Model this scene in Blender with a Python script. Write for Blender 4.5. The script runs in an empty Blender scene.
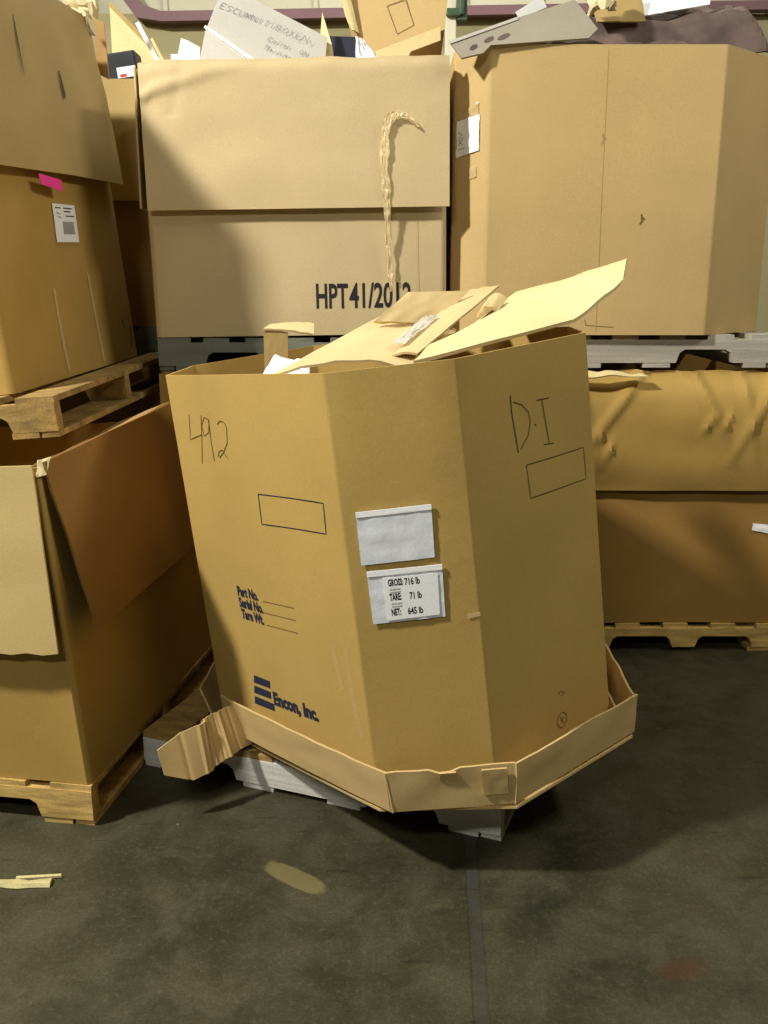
import bpy, bmesh, math, random
from mathutils import Vector, Matrix, noise
random.seed(7)
R = math.radians
S = bpy.context.scene
C = S.collection

# ------------------------------------------------------------------ camera, light, exposure
cam_d = bpy.data.cameras.new('camera'); cam = bpy.data.objects.new('camera', cam_d); C.objects.link(cam)
cam.location = (0, 0, 1.45); cam.rotation_euler = (R(90 - 14.2), 0, 0)
cam_d.sensor_fit = 'VERTICAL'; cam_d.sensor_height = 36.0; cam_d.lens = 928.0 / 1024.0 * 36.0
cam_d.clip_start = .05; S.camera = cam

W = bpy.data.worlds.new('warehouse_ambient'); S.world = W; W.use_nodes = True
W.node_tree.nodes['Background'].inputs[0].default_value = (1.0, .88, .60, 1)
W.node_tree.nodes['Background'].inputs[1].default_value = .03

def area(name, loc, rot, sx, sy, power, col):
    d = bpy.data.lights.new(name, 'AREA'); d.shape = 'RECTANGLE'; d.size = sx; d.size_y = sy
    d.energy = power; d.color = col
    o = bpy.data.objects.new(name, d); C.objects.link(o); o.location = loc
    o.rotation_euler = rot
    return o
area('lamp_over_left_aisle', (-3.5, .8, 4.8), (R(50), 0, R(-52)), .34, .34, 330, (1, .97, .88))
area('fill_behind_camera', (-1.3, -2.4, 4.4), (R(40), 0, 0), 1.6, .3, 68, (1, .965, .84))  # added frontal fill that lifts the faces turned to the camera
area('fill_from_right', (3.6, 1.8, 4.6), (0, R(42), 0), .4, 2.0, 80, (1, .95, .80))  # added weak fill for the faces turned to the right
area('lamp_row_behind_stacks', (.2, 5.2, 4.6), (0, 0, 0), 1.8, .5, 60, (1, .97, .88))

S.view_settings.view_transform = 'Standard'
S.view_settings.look = 'None'
S.view_settings.gamma = 1.0
S.view_settings.use_curve_mapping = False
S.view_settings.exposure = .35

# ------------------------------------------------------------------ materials
def srgb(r, g, b):
    f = lambda c: (c / 255 / 12.92) if c / 255 <= .04045 else ((c / 255 + .055) / 1.055) ** 2.4
    return (f(r), f(g), f(b), 1)

def mat(name, col, rough=.75, var=.12, scale=4.0, stretch=(1, 1, 1), bump=.0, bscale=60, fine=.05, spec=.3, alpha=1.0, metal=0, sat=None):
    m = bpy.data.materials.new(name); m.use_nodes = True
    nt = m.node_tree; N = nt.nodes; L = nt.links
    b = N['Principled BSDF']; b.inputs['Roughness'].default_value = rough
    b.inputs['Specular IOR Level'].default_value = spec; b.inputs['Metallic'].default_value = metal
    tc = N.new('ShaderNodeTexCoord'); mp = N.new('ShaderNodeMapping'); mp.inputs['Scale'].default_value = stretch
    L.new(tc.outputs['Object'], mp.inputs['Vector'])
    n1 = N.new('ShaderNodeTexNoise'); n1.inputs['Scale'].default_value = scale; n1.inputs['Detail'].default_value = 5
    n2 = N.new('ShaderNodeTexNoise'); n2.inputs['Scale'].default_value = 170; n2.inputs['Detail'].default_value = 2
    L.new(mp.outputs[0], n1.inputs['Vector']); L.new(tc.outputs['Object'], n2.inputs['Vector'])
    def rng(n, amt):
        r = N.new('ShaderNodeMapRange'); r.inputs['From Min'].default_value = .3; r.inputs['From Max'].default_value = .7
        r.inputs['To Min'].default_value = 1 - amt; r.inputs['To Max'].default_value = 1 + amt
        L.new(n.outputs['Fac'], r.inputs['Value']); return r
    r1, r2 = rng(n1, var), rng(n2, fine)
    mu = N.new('ShaderNodeMath'); mu.operation = 'MULTIPLY'; L.new(r1.outputs[0], mu.inputs[0]); L.new(r2.outputs[0], mu.inputs[1])
    vm = N.new('ShaderNodeVectorMath'); vm.operation = 'SCALE'; vm.inputs[0].default_value = col[:3]
    L.new(mu.outputs[0], vm.inputs['Scale']); L.new(vm.outputs[0], b.inputs['Base Color'])
    if bump:
        n3 = N.new('ShaderNodeTexNoise'); n3.inputs['Scale'].default_value = bscale; n3.inputs['Detail'].default_value = 4
        L.new(mp.outputs[0], n3.inputs['Vector'])
        bp = N.new('ShaderNodeBump'); bp.inputs['Strength'].default_value = bump; bp.inputs['Distance'].default_value = .004
        L.new(n3.outputs['Fac'], bp.inputs['Height']); L.new(bp.outputs[0], b.inputs['Normal'])
    if alpha < 1: b.inputs['Alpha'].default_value = alpha
    return m

M = {
 'gold':  mat('golden_kraft_cardboard', srgb(180, 150, 83), bump=.15, var=.06, bscale=25),
 'ochre': mat('ochre_kraft_cardboard', srgb(176, 144, 76), bump=.15, var=.07, bscale=25),
 'pale':  mat('pale_kraft_cardboard', srgb(196, 176, 134), bump=.15, var=.05, bscale=25),
 'tan':   mat('tan_kraft_cardboard', srgb(198, 170, 116), bump=.15, var=.05, bscale=25),
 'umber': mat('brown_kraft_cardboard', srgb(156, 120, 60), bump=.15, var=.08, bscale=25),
 'dull':  mat('dull_kraft_cardboard', srgb(170, 146, 92), bump=.12, var=.06, bscale=25),
 'light': mat('light_kraft_cardboard', srgb(208, 186, 136), bump=.12, var=.05, bscale=25),
 'cream': mat('cream_cardboard_liner', srgb(222, 204, 150), bump=.1, var=.05, bscale=25),
 'flapc': mat('pale_kraft_liner', srgb(200, 176, 118), bump=.12, var=.05, bscale=25),
 'rust': mat('shaded_kraft_liner', srgb(138, 102, 50), bump=.15, var=.08, bscale=25),  # liner darkened: shade on the carton's right side put into its colour
 'inner': mat('inner_kraft_cardboard', srgb(168, 134, 84), bump=.2, var=.1, bscale=25),
 'grey':  mat('grey_board', srgb(186, 182, 172), bump=.1, var=.06, bscale=20),
 'greyd': mat('dusty_grey_board', srgb(158, 150, 134), bump=.2, var=.12, bscale=20),
 'white': mat('white_paper', srgb(248, 249, 250), var=.03, rough=.6),
 'pouch': mat('grey_plastic_pouch', srgb(226, 230, 236), var=.05, rough=.3, bump=.3, bscale=30, spec=.5),
 'foam':  mat('cream_foam', srgb(240, 226, 178), var=.08, bump=.4, bscale=30),
 'film':  mat('clear_plastic_film', srgb(235, 232, 222), var=.1, rough=.18, spec=.8, bump=.5, bscale=40, alpha=.55),
 'wrap': mat('crinkled_tan_wrap', srgb(226, 208, 160), var=.15, rough=.2, spec=.7, bump=.3, bscale=40, alpha=.6),
 'ink':   mat('black_print_ink', srgb(38, 36, 40), var=.1, fine=.1),
 'navy':  mat('dark_blue_print_ink', srgb(38, 42, 62), var=.1, fine=.1),
 'pencil': mat('grey_marker_line', srgb(70, 64, 48), var=.15),
 'faint': mat('faint_marker_line', srgb(122, 98, 54), var=.15),
 'soft': mat('soft_pencil_line', srgb(92, 76, 42), var=.15),
 'gpen': mat('grey_pen_line', srgb(112, 110, 108), var=.15),
 'pink':  mat('pink_tag_paper', srgb(236, 60, 150), var=.05),
 'wood':  mat('raw_pine_wood', srgb(196, 164, 98), stretch=(1, 5, 5), scale=7, var=.32, bump=.5, bscale=12, fine=.1),
 'grime': mat('grimy_pine_wood', srgb(150, 124, 74), stretch=(1, 3, 3), scale=9, var=.4, bump=.5, bscale=14, fine=.2),
 'oldwood': mat('weathered_grey_wood', srgb(176, 170, 156), stretch=(.5, 5, 5), scale=5, var=.16, bump=.5, bscale=12, fine=.1),
 'darkwood': mat('dull_green_grey_wood', srgb(112, 116, 104), stretch=(.5, 5, 5), scale=5, var=.16, bump=.5, bscale=12, fine=.1),
 'white_wood': mat('whitish_pallet_wood', srgb(206, 204, 196), stretch=(.5, 5, 5), scale=5, var=.14, bump=.5, bscale=12, fine=.1),
 'black': mat('black_plastic', srgb(30, 32, 38), rough=.5, var=.1),
 'bin':   mat('navy_plastic', srgb(44, 46, 64), rough=.5, var=.15),
 'steel': mat('cream_painted_steel', srgb(222, 218, 194), rough=.5, var=.06),
 'green': mat('green_painted_steel', srgb(70, 90, 72), rough=.5, var=.3, scale=20),
 'wall':  mat('olive_painted_wall', srgb(164, 155, 116), rough=.85, var=.05, scale=1.2),
 'wallup': mat('pale_metal_wall_sheet', srgb(176, 172, 150), rough=.8, var=.05, scale=1.2),
 'beam':  mat('purple_brown_painted_steel', srgb(112, 84, 88), rough=.6, var=.08),
 'scrap': mat('mauve_brown_scrap', srgb(104, 88, 82), rough=.9, var=.35, scale=9, bump=.8, bscale=14),
 'scrapk': mat('kraft_scrap', srgb(170, 140, 96), rough=.9, var=.3, scale=8, bump=.8, bscale=14),
 'red':   mat('red_print_ink', srgb(196, 60, 56), var=.1),
 'tape':  mat('glossy_packing_tape', srgb(226, 200, 148), rough=.25, var=.06, spec=.6, alpha=.55),
 'scuff': mat('faint_tape_residue', srgb(226, 200, 148), rough=.3, var=.06, alpha=.28),
 'splinter': mat('pale_split_wood', srgb(190, 178, 130), stretch=(1, 8, 8), var=.25, fine=.1),
}

# floor: stained dark concrete with a joint, a pale patch and a rust stain
def floor_material():
    m = bpy.data.materials.new('stained_dark_concrete'); m.use_nodes = True
    nt = m.node_tree; N = nt.nodes; L = nt.links; b = N['Principled BSDF']
    tc = N.new('ShaderNodeTexCoord'); sx = N.new('ShaderNodeSeparateXYZ'); L.new(tc.outputs['Object'], sx.inputs[0])
    def noise_(scale, detail=6, rough=.6, vec=None, dist=0):
        n = N.new('ShaderNodeTexNoise'); n.inputs['Scale'].default_value = scale; n.inputs['Detail'].default_value = detail
        n.inputs['Roughness'].default_value = rough; n.inputs['Distortion'].default_value = dist
        L.new(vec or tc.outputs['Object'], n.inputs['Vector']); return n.outputs['Fac']
    def math_(op, a, c=None, d=None, clamp=False):
        n = N.new('ShaderNodeMath'); n.operation = op; n.use_clamp = clamp
        for i, v in enumerate((a, c, d)):
            if v is None: continue
            if isinstance(v, (int, float)): n.inputs[i].default_value = v
            else: L.new(v, n.inputs[i])
        return n.outputs[0]
    def ss(v, lo, hi, a=0., z=1.):
        n = N.new('ShaderNodeMapRange'); n.interpolation_type = 'SMOOTHSTEP'
        n.inputs['From Min'].default_value = lo; n.inputs['From Max'].default_value = hi
        n.inputs['To Min'].default_value = a; n.inputs['To Max'].default_value = z
        L.new(v, n.inputs['Value']); return n.outputs[0]
    def mix(f, a, c):
        n = N.new('ShaderNodeMix'); n.data_type = 'RGBA'
        (L.new(f, n.inputs['Factor']) if not isinstance(f, float) else None)
        for k, v in ((6, a), (7, c)):
            if isinstance(v, tuple): n.inputs[k].default_value = v
            else: L.new(v, n.inputs[k])
        return n.outputs[2]
    big = ss(noise_(1.7, 7, .62), .36, .66); mid = ss(noise_(7, 8, .65, dist=.4), .35, .68); fine = ss(noise_(150, 3), .3, .7)
    col = mix(big, srgb(46, 46, 33), srgb(68, 65, 46))
    col = mix(math_('MULTIPLY', mid, .55), col, srgb(84, 80, 58))
    col = mix(math_('MULTIPLY', fine, .38), col, srgb(30, 30, 20))
    col = mix(math_('MULTIPLY', ss(noise_(60, 4, .7), .5, .75), .35), col, srgb(100, 96, 70))
    # dark short scuffs
    mp = N.new('ShaderNodeMapping'); mp.inputs['Scale'].default_value = (2.2, 16, 1); mp.inputs['Rotation'].default_value = (0, 0, .18)
    L.new(tc.outputs['Object'], mp.inputs['Vector'])
    sc = ss(noise_(3, 3, .5, mp.outputs[0]), .66, .72); col = mix(math_('MULTIPLY', sc, .5), col, srgb(30, 30, 24))
    sp = N.new('ShaderNodeTexVoronoi'); sp.inputs['Scale'].default_value = 14; L.new(tc.outputs['Object'], sp.inputs['Vector'])
    spk = ss(sp.outputs['Distance'], .035, .06, 1, 0); sel = ss(noise_(5), .56, .6)
    col = mix(math_('MULTIPLY', math_('MULTIPLY', spk, sel), .7), col, srgb(140, 136, 112))
    X, Y = sx.outputs[0], sx.outputs[1]
    wob = math_('MULTIPLY', math_('SUBTRACT', noise_(14, 4), .5), .012)
    # joint: x = .192 + (y-1.55)*.058
    d = math_('ABSOLUTE', math_('ADD', math_('SUBTRACT', math_('SUBTRACT', X, .196), math_('MULTIPLY', math_('SUBTRACT', Y, 1.55), .05)), wob))
    j = ss(d, .012, .019, 1, 0); col = mix(math_('MULTIPLY', j, ss(noise_(9, 4), .38, .62, .25, .85)), col, srgb(60, 60, 57))
    e = ss(math_('ABSOLUTE', math_('SUBTRACT', d, .016)), .0, .004, 1, 0); col = mix(math_('MULTIPLY', e, .35), col, srgb(28, 28, 26))
    # rotated rounded patch mask
    def patch(cx, cy, ang, hx, hy, soft, irr):
        dx = math_('SUBTRACT', X, cx); dy = math_('SUBTRACT', Y, cy); c, s = math.cos(ang), math.sin(ang)
        u = math_('ADD', math_('MULTIPLY', dx, c), math_('MULTIPLY', dy, s)); v = math_('SUBTRACT', math_('MULTIPLY', dy, c), math_('MULTIPLY', dx, s))
        q = math_('ADD', math_('POWER', math_('ABSOLUTE', math_('DIVIDE', u, hx)), 3.), math_('POWER', math_('ABSOLUTE', math_('DIVIDE', v, hy)), 3.))
        q = math_('ADD', q, math_('MULTIPLY', math_('SUBTRACT', noise_(22, 3), .5), irr))
        return ss(q, 1 - soft, 1 + soft, 1, 0)
    col = mix(math_('MULTIPLY', patch(-.222, 2.018, -.62, .092, .030, .35, 1.1), .6), col, srgb(126, 116, 76))
    col = mix(math_('MULTIPLY', patch(.64, 1.70, .2, .055, .030, .9, 2.6), .4), col, srgb(78, 40, 20))
    L.new(col, b.inputs['Base Color'])
    L.new(ss(mid, 0, 1, .42, .62), b.inputs['Roughness']); b.inputs['Specular IOR Level'].default_value = .35
    bp = N.new('ShaderNodeBump'); bp.inputs['Strength'].default_value = .25; bp.inputs['Distance'].default_value = .003
    hh = math_('SUBTRACT', math_('ADD', math_('MULTIPLY', mid, .5), math_('MULTIPLY', fine, .3)), math_('MULTIPLY', j, 1.2))
    L.new(hh, bp.inputs['Height']); L.new(bp.outputs[0], b.inputs['Normal'])
    return m
M['floor'] = floor_material()

# ------------------------------------------------------------------ helpers
def link(name, me, m, parent=None, smooth=False):
    o = bpy.data.objects.new(name, me); C.objects.link(o)
    if m and not me.materials: me.materials.append(M[m] if isinstance(m, str) else m)
    if parent: o.parent = parent
    if smooth:
        for p in me.polygons: p.use_smooth = True
    return o
def mesh(name, verts, faces):
    me = bpy.data.meshes.new(name); me.from_pydata([tuple(v) for v in verts], [], faces); me.update()
    bm = bmesh.new(); bm.from_mesh(me); bmesh.ops.recalc_face_normals(bm, faces=bm.faces); bm.to_mesh(me); bm.free()
    return me
def frame(loc, yaw=0, a=0, b=0):
    return Matrix.Translation(loc) @ Matrix.Rotation(yaw, 4, 'Z') @ Matrix.Rotation(a, 4, 'X') @ Matrix.Rotation(b, 4, 'Y')
def tag(o, label, cat, group=None, kind=None):
    o['label'] = label; o['category'] = cat
    if group: o['group'] = group
    if kind: o['kind'] = kind
    return o
def thing(name, mtx, label, cat, group=None):
    o = bpy.data.objects.new(name, None); C.objects.link(o); o.matrix_world = mtx; o.empty_display_size = .1
    return tag(o, label, cat, group)
def struct(o): o['kind'] = 'structure'; return o
def box_geo(x0, x1, y0, y1, z0, z1, V=None, Fc=None, jit=0):
    V = [] if V is None else V; Fc = [] if Fc is None else Fc; n = len(V)
    j = lambda: random.uniform(-jit, jit) if jit else 0
    for z in (z0, z1):
        for x, y in ((x0, y0), (x1, y0), (x1, y1), (x0, y1)): V.append((x + j(), y + j(), z + j()))
    for f in ((0, 3, 2, 1), (4, 5, 6, 7), (0, 1, 5, 4), (1, 2, 6, 5), (2, 3, 7, 6), (3, 0, 4, 7)): Fc.append([n + i for i in f])
    return V, Fc
def bevel(o, w=.003, seg=2):
    bm = bmesh.new(); bm.from_mesh(o.data)
    bmesh.ops.bevel(bm, geom=list(bm.edges), offset=w, segments=seg, affect='EDGES', profile=.6)
    bm.to_mesh(o.data); bm.free(); return o
def sheet(name, fn, nu, nv, t, m, parent=None, smooth=True):
    """a curved sheet fn(s,t)->point with real thickness"""
    P = [[Vector(fn(i / nu, j / nv)) for i in range(nu + 1)] for j in range(nv + 1)]
    Nn = []
    for j in range(nv + 1):
        for i in range(nu + 1):
            a = P[j][min(i + 1, nu)] - P[j][max(i - 1, 0)]; b = P[min(j + 1, nv)][i] - P[max(j - 1, 0)][i]
            n = a.cross(b); n.normalize(); Nn.append(n)
    V = [p for r in P for p in r]; k = len(V); V = V + [p - n * t for p, n in zip(V, Nn)]
    F = []; w = nu + 1
    for j in range(nv):
        for i in range(nu):
            a = j * w + i; F.append((a, a + 1, a + w + 1, a + w)); F.append((k + a, k + a + w, k + a + w + 1, k + a + 1))
    ring = [i for i in range(nu)] + [j * w + nu for j in range(nv)] + [nv * w + i for i in range(nu, 0, -1)] + [j * w for j in range(nv, 0, -1)]
    for q in range(len(ring)):
        a, b = ring[q], ring[(q + 1) % len(ring)]; F.append((a, k + a, k + b, b))
    me = mesh(name, V, F); o = link(name, me, m, parent)
    if smooth:
        for p in me.polygons[:]: p.use_smooth = True
        bm = bmesh.new(); bm.from_mesh(me)
        for e in bm.edges:
            if len(e.link_faces) == 2 and e.calc_face_angle(0) > .6: e.smooth = False
        bm.to_mesh(me); bm.free()
    return o
def quad_fn(p, bend=0, wav=0, seed=0, fr=6):
    """four corners (a,b,c,d in order) -> bilinear sheet with a bow and gentle crumple"""
    a, b, c, d = [Vector(v) for v in p]; n = (b - a).cross(d - a).normalized()
    if n.z < 0: n = -n
    def f(s, t):
        q = (a * (1 - s) + b * s) * (1 - t) + (d * (1 - s) + c * s) * t
        return q + n * (bend * math.sin(math.pi * s) + wav * noise.noise(Vector((s * fr, t * fr * .6, seed))))
    return f
def slab(name, pts, t, m, parent=None, push=None):
    P = [Vector(p) for p in pts]; n = Vector((0, 0, 0))
    for i in range(len(P)):
        a, b = P[i], P[(i + 1) % len(P)]; n += a.cross(b)
    n.normalize()
    if push is not None and n.dot(Vector(push)) < 0: n = -n
    k = len(P); V = P + [p + n * t for p in P]
    F = [list(range(k))[::-1], list(range(k, 2 * k))] + [(i, (i + 1) % k, k + (i + 1) % k, k + i) for i in range(k)]
    return link(name, mesh(name, V, F), m, parent)

class Carton:
    """open-top corrugated box; faces follow the corner list counter-clockwise seen from above"""
    def __init__(s, corners, h, amp=.003, seed=0, bulge=None, rim=None, r=.012, t=.007):
        s.c = [Vector((x, y, 0)) for x, y in corners]; s.n = len(s.c); s.h = h; s.amp = amp; s.seed = seed; s.bulge = bulge or {}; s.rim = rim; s.r = r; s.t = t
    def face(s, i):
        p = s.c[i]; q = s.c[(i + 1) % s.n]; e = (q - p); L = e.length; e = e / L; return p, e, Vector((e.y, -e.x, 0)), L
    def disp(s, i, u, w):
        p, e, n, L = s.face(i); k = max(0., math.sin(math.pi * min(max(u / L, 0), 1))) ** .6
        v = s.amp * k * noise.noise(Vector((u * 3.1 + i * 7.7 + s.seed, w * 2.6, s.seed * 1.3)))* 1.6
        if i in s.bulge: v += k * s.bulge[i](u, w)
        return v
    def pt(s, i, u, w, off=0.):
        p, e, n, L = s.face(i); return p + e * u + n * (s.disp(i, u, w) + off) + Vector((0, 0, w))
    def body(s, m, parent, name='body'):
        outer, inner = [], []          # entries: function of w
        keys = []
        for i in range(s.n):
            p, e, n, L = s.face(i); _, e0, n0, _ = s.face(i - 1)
            ang = math.acos(max(-1, min(1, e0.dot(e)))); k = s.r * math.tan(ang / 2)
            cc = p - e0 * k - n0 * s.r
            for a in (.15, .5, .85):
                nn = (n0 * (1 - a) + n * a).normalized(); keys.append(('c', cc, nn, s.r))
            ns = max(2, int(L / .07))
            for j in range(ns + 1): keys.append(('f', i, k + (L - 2 * k) * j / ns))
        nz = max(3, int(s.h / .06)); K = len(keys); V = []
        for side in (0, 1):
            for r_ in range(nz + 1):
                for kk in keys:
                    w = s.h * r_ / nz
                    if kk[0] == 'c':
                        base = kk[1] + kk[2] * (kk[3] - side * s.t); xy = base
                        ww = w
                        if s.rim and r_ > nz - 3: ww = w + s.rim(base.x, base.y) * (r_ - nz + 3) / 3
                        V.append((base.x, base.y, ww))
                    else:
                        q = s.pt(kk[1], kk[2], w, -side * s.t); ww = w
                        if s.rim and r_ > nz - 3: ww = w + s.rim(q.x, q.y) * (r_ - nz + 3) / 3
                        V.append((q.x, q.y, ww))
        F = []; B = (nz + 1) * K
        for r_ in range(nz):
            for k in range(K):
                a = r_ * K + k; b = r_ * K + (k + 1) % K
                F.append((a, b, b + K, a + K)); F.append((B + a, B + a + K, B + b + K, B + b))
        for k in range(K):
            a = nz * K + k; b = nz * K + (k + 1) % K; F.append((a, b, B + b, B + a))
        F.append([k for k in range(K)][::-1]); 
        F.append([B + k for k in range(K)]) if False else None
        F = [f for f in F if f]
        # inside bottom a little above the outer one
        n0 = len(V)
        for k in range(K): V.append((V[B + k][0], V[B + k][1], .008))
        F.append([n0 + k for k in range(K)])
        me = mesh(name, V, F); o = link(name, me, m, parent)
        for p in me.polygons: p.use_smooth = True
        bm = bmesh.new(); bm.from_mesh(me)
        for e in bm.edges:
            if len(e.link_faces) == 2 and e.calc_face_angle(0) > .75: e.smooth = False
        bm.to_mesh(me); bm.free()
        return o
    def strokes(s, name, i, polys, width, m, parent, off=.0012):
        V, F = [], []
        for poly in polys:
            P = [Vector((a, b)) for a, b in poly]; D = [P[0]]
            for a, b in zip(P, P[1:]):
                k = max(1, int((b - a).length / .02))
                D += [a + (b - a) * (j / k) for j in range(1, k + 1)]
            n0 = len(V)
            for k, p in enumerate(D):
                d = (D[min(k + 1, len(D) - 1)] - D[max(k - 1, 0)]); d = d.normalized() if d.length > 1e-9 else Vector((1, 0))
                nn = Vector((-d.y, d.x)) * width / 2
                V.append(s.pt(i, p.x + nn.x, p.y + nn.y, off)); V.append(s.pt(i, p.x - nn.x, p.y - nn.y, off))
            for k in range(len(D) - 1): F.append((n0 + 2 * k, n0 + 2 * k + 1, n0 + 2 * k + 3, n0 + 2 * k + 2))
        return link(name, mesh(name, V, F), m, parent)
    def patch(s, name, i, poly4, m, parent, off=.0015, t=.0008, wav=0, nu=6, nv=4):
        a, b, c, d = [Vector(q) for q in poly4]
        def f(x, y):
            q = (a * (1 - x) + b * x) * (1 - y) + (d * (1 - x) + c * x) * y
            return s.pt(i, q.x, q.y, off + wav * noise.noise(Vector((x * 5, y * 5, s.seed + off * 999))))
        return sheet(name, f, nu, nv, -t if False else t, m, parent, smooth=True)
    def text(s, name, i, items, m, parent, off=.0013):
        """items: (string, u, w, cap height, x-squeeze, boldness, slope)"""
        V, F = [], []
        for tx, u, w, hgt, sq, bold, slope in items:
            cu = bpy.data.curves.new('lettering', 'FONT'); cu.body = tx; cu.size = 1; cu.offset = bold; cu.resolution_u = 3
            o = bpy.data.objects.new('lettering', cu); C.objects.link(o)
            dg = bpy.context.evaluated_depsgraph_get(); me = bpy.data.meshes.new_from_object(o.evaluated_get(dg))
            bm = bmesh.new(); bm.from_mesh(me); bmesh.ops.triangulate(bm, faces=bm.faces)
            k = hgt / .70; n0 = len(V); bm.verts.ensure_lookup_table()
            for v in bm.verts:
                x = v.co.x * k * sq; y = v.co.y * k; V.append(s.pt(i, u + x, w + y + x * slope, off))
            for f in bm.faces: F.append([n0 + v.index for v in f.verts])
            bm.free(); bpy.data.objects.remove(o); bpy.data.curves.remove(cu); bpy.data.meshes.remove(me)
        return link(name, mesh(name, V, F), m, parent)
    def fill(s, name, i, polys, m, parent, off=.0012):
        V, F = [], []
        for p in polys:
            n0 = len(V); V += [s.pt(i, u, w, off) for u, w in p]; F.append(list(range(n0, n0 + len(p))))
        return link(name, mesh(name, V, F), m, parent)
    def flap(s, name, i, u0, u1, w0, w1, off0, off1, m, parent, wav=.004, t=.006, top=None, bot=None, crease=None, seed=0, fine_=False):
        """outer flap hanging from the rim; w0 top, w1 bottom; off0/off1 distance from the wall"""
        def f(a, b):
            ww1 = w1 + (bot(a) if bot else 0); ww0 = w0 + (top(a) if top else 0)
            u = u0 + (u1 - u0) * a; w = ww0 + (ww1 - ww0) * b
            o = off0 + (off1 - off0) * b + wav * noise.noise(Vector((a * 4 + seed, b * 3, seed * 2.)))
            if crease: o += crease(a, b)
            p, e, n, L = s.face(i); return p + e * u + n * o + Vector((0, 0, w))
        return sheet(name, f, 26 if not fine_ else 90, 18 if not fine_ else 60, t, m, parent)

def octv(W_, D_, c, cy=None):
    cy = cy or c
    return [(-W_/2, -D_/2 + cy), (-W_/2 + c, -D_/2), (W_/2 - c, -D_/2), (W_/2, -D_/2 + cy), (W_/2, D_/2 - cy), (W_/2 - c, D_/2), (-W_/2 + c, D_/2), (-W_/2, D_/2 - cy)]
def rect(x0, x1, y0, y1): return [(x0, y0), (x1, y0), (x1, y1), (x0, y1)]

def pallet(mtx, Lx, Ly, label, wood, group='wooden pallets under the boxes', H=.12, notches=((.15, .37), (.75, .97)), deck=None, nstr=3):
    """stringers run along local +x from the origin corner; boards across along +y"""
    root = thing('wooden_pallet', mtx, label, 'pallet', group); tb = .018; zs = tb; zt = H - tb; nz = zs + (zt - zs) * .58
    for k in range(nstr):
        y0 = (Ly - .04) * k / (nstr - 1)
        prof = [(0, zs), ]
        for a, b in notches: prof += [(a, zs), (a + .012, nz - .012), (a + .03, nz), (b - .03, nz), (b - .012, nz - .012), (b, zs)]
        prof += [(Lx, zs), (Lx, zt), (0, zt)]
        P = [(x, y0, z) for x, z in prof] + [(x, y0 + .04, z) for x, z in prof]; n = len(prof)
        F = [list(range(n)), list(range(n, 2 * n))[::-1]] + [(i, i + n, (i + 1) % n + n, (i + 1) % n) for i in range(n)]
        link('stringer', mesh('stringer', P, F), wood, root)
    nb = 7
    for k in range(nb):
        w = .12 if k in (0, nb - 1) else .095; x0 = (Lx - .12) * k / (nb - 1) + (0 if k in (0, nb - 1) else .012)
        V, F = box_geo(x0, x0 + w, random.uniform(0, .006), Ly - random.uniform(0, .006), zt, H, jit=.0012)
        link('deck_board', mesh('deck_board', V, F), deck or wood, root)
    ends = [(0, .055), (.062, .145)]; spans = list(ends)
    if notches:
        spans += [(notches[0][1] + .02, notches[0][1] + .12), (notches[1][0] - .12, notches[1][0] - .02)] if notches[1][0] - notches[0][1] > .27 else [(notches[0][1], notches[1][0])]
    spans += [(Lx - .145, Lx - .062), (Lx - .055, Lx)]
    for a, b in spans:
        V, F = box_geo(a, b, random.uniform(0, .008), Ly, 0, zs, jit=.0008)
        link('bottom_board', mesh('bottom_board', V, F), wood, root)
    return root

# ------------------------------------------------------------------ the setting
def grid_obj(name, x0, x1, y0, y1, z, m):
    V, F = box_geo(x0, x1, y0, y1, z - .1, z); return link(name, mesh(name, V, F), m)
struct(grid_obj('floor', -6, 6, -4, 7, 0, 'floor'))
V, F = box_geo(-6, 6, 6.2, 6.35, 0, 3.0); struct(link('wall_back', mesh('wall_back', V, F), 'wall'))
V, F = box_geo(-6, 6, 6.28, 6.35, 3.0, 5.6)
for k in range(-12, 13, 1):          # standing seams of the upper sheeting
    box_geo(k * .46 + .03, k * .46 + .055, 6.26, 6.28, 3.0, 5.6, V, F)
struct(link('wall_back_upper', mesh('wall_back_upper', V, F), 'wallup'))
# painted beam with a raking end
prof = [(-1.66, 3.32), (-1.44, 3.025), (-1.33, 2.990), (2.6, 3.055), (2.6, 3.005), (-1.33, 2.935), (-1.48, 2.955), (-1.76, 3.32)]
struct(slab('trim_1', [(x, 6.19, z) for x, z in prof], .09, 'beam', push=(0, -1, 0)))

# rack upright behind the two rear stacks
ru = thing('rack_upright', frame((.285, 4.72, 0)), 'cream painted steel rack post rising behind the gap between two rear stacks', 'rack post')
V, F = box_geo(0, .05, 0, .05, .004, 4.2); bevel(link('post', mesh('post', V, F), 'steel', ru), .006)
V, F = box_geo(-.04, .09, -.04, .09, 0, .006); link('foot_plate', mesh('foot_plate', V, F), 'steel', ru)
V, F = [], []
box_geo(.05, .10, -.01, .03, 2.60, 2.70, V, F); box_geo(.0, .07, -.025, 0, 2.615, 2.65, V, F); box_geo(.06, .085, -.03, -.01, 2.62, 2.72, V, F)
bevel(link('beam_connector', mesh('beam_connector', V, F), 'green', ru), .008)

# ------------------------------------------------------------------ the leaning eight-sided box in the middle
MM = frame((.0801, 2.588, .1945), .7301, -.0818, -.082)
gy = thing('gaylord_box', MM, 'tall eight-sided kraft box leaning on its pallet with two grey pouches', 'cardboard box')
GW, GD, GC, GH = .8797, 1.1136, .2062, 1.0655
g = Carton(octv(GW, GD, GC), GH, amp=.004, seed=3, t=.007)
g.body('gold', gy)
LF, CF, RF = 7, 0, 1
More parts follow.
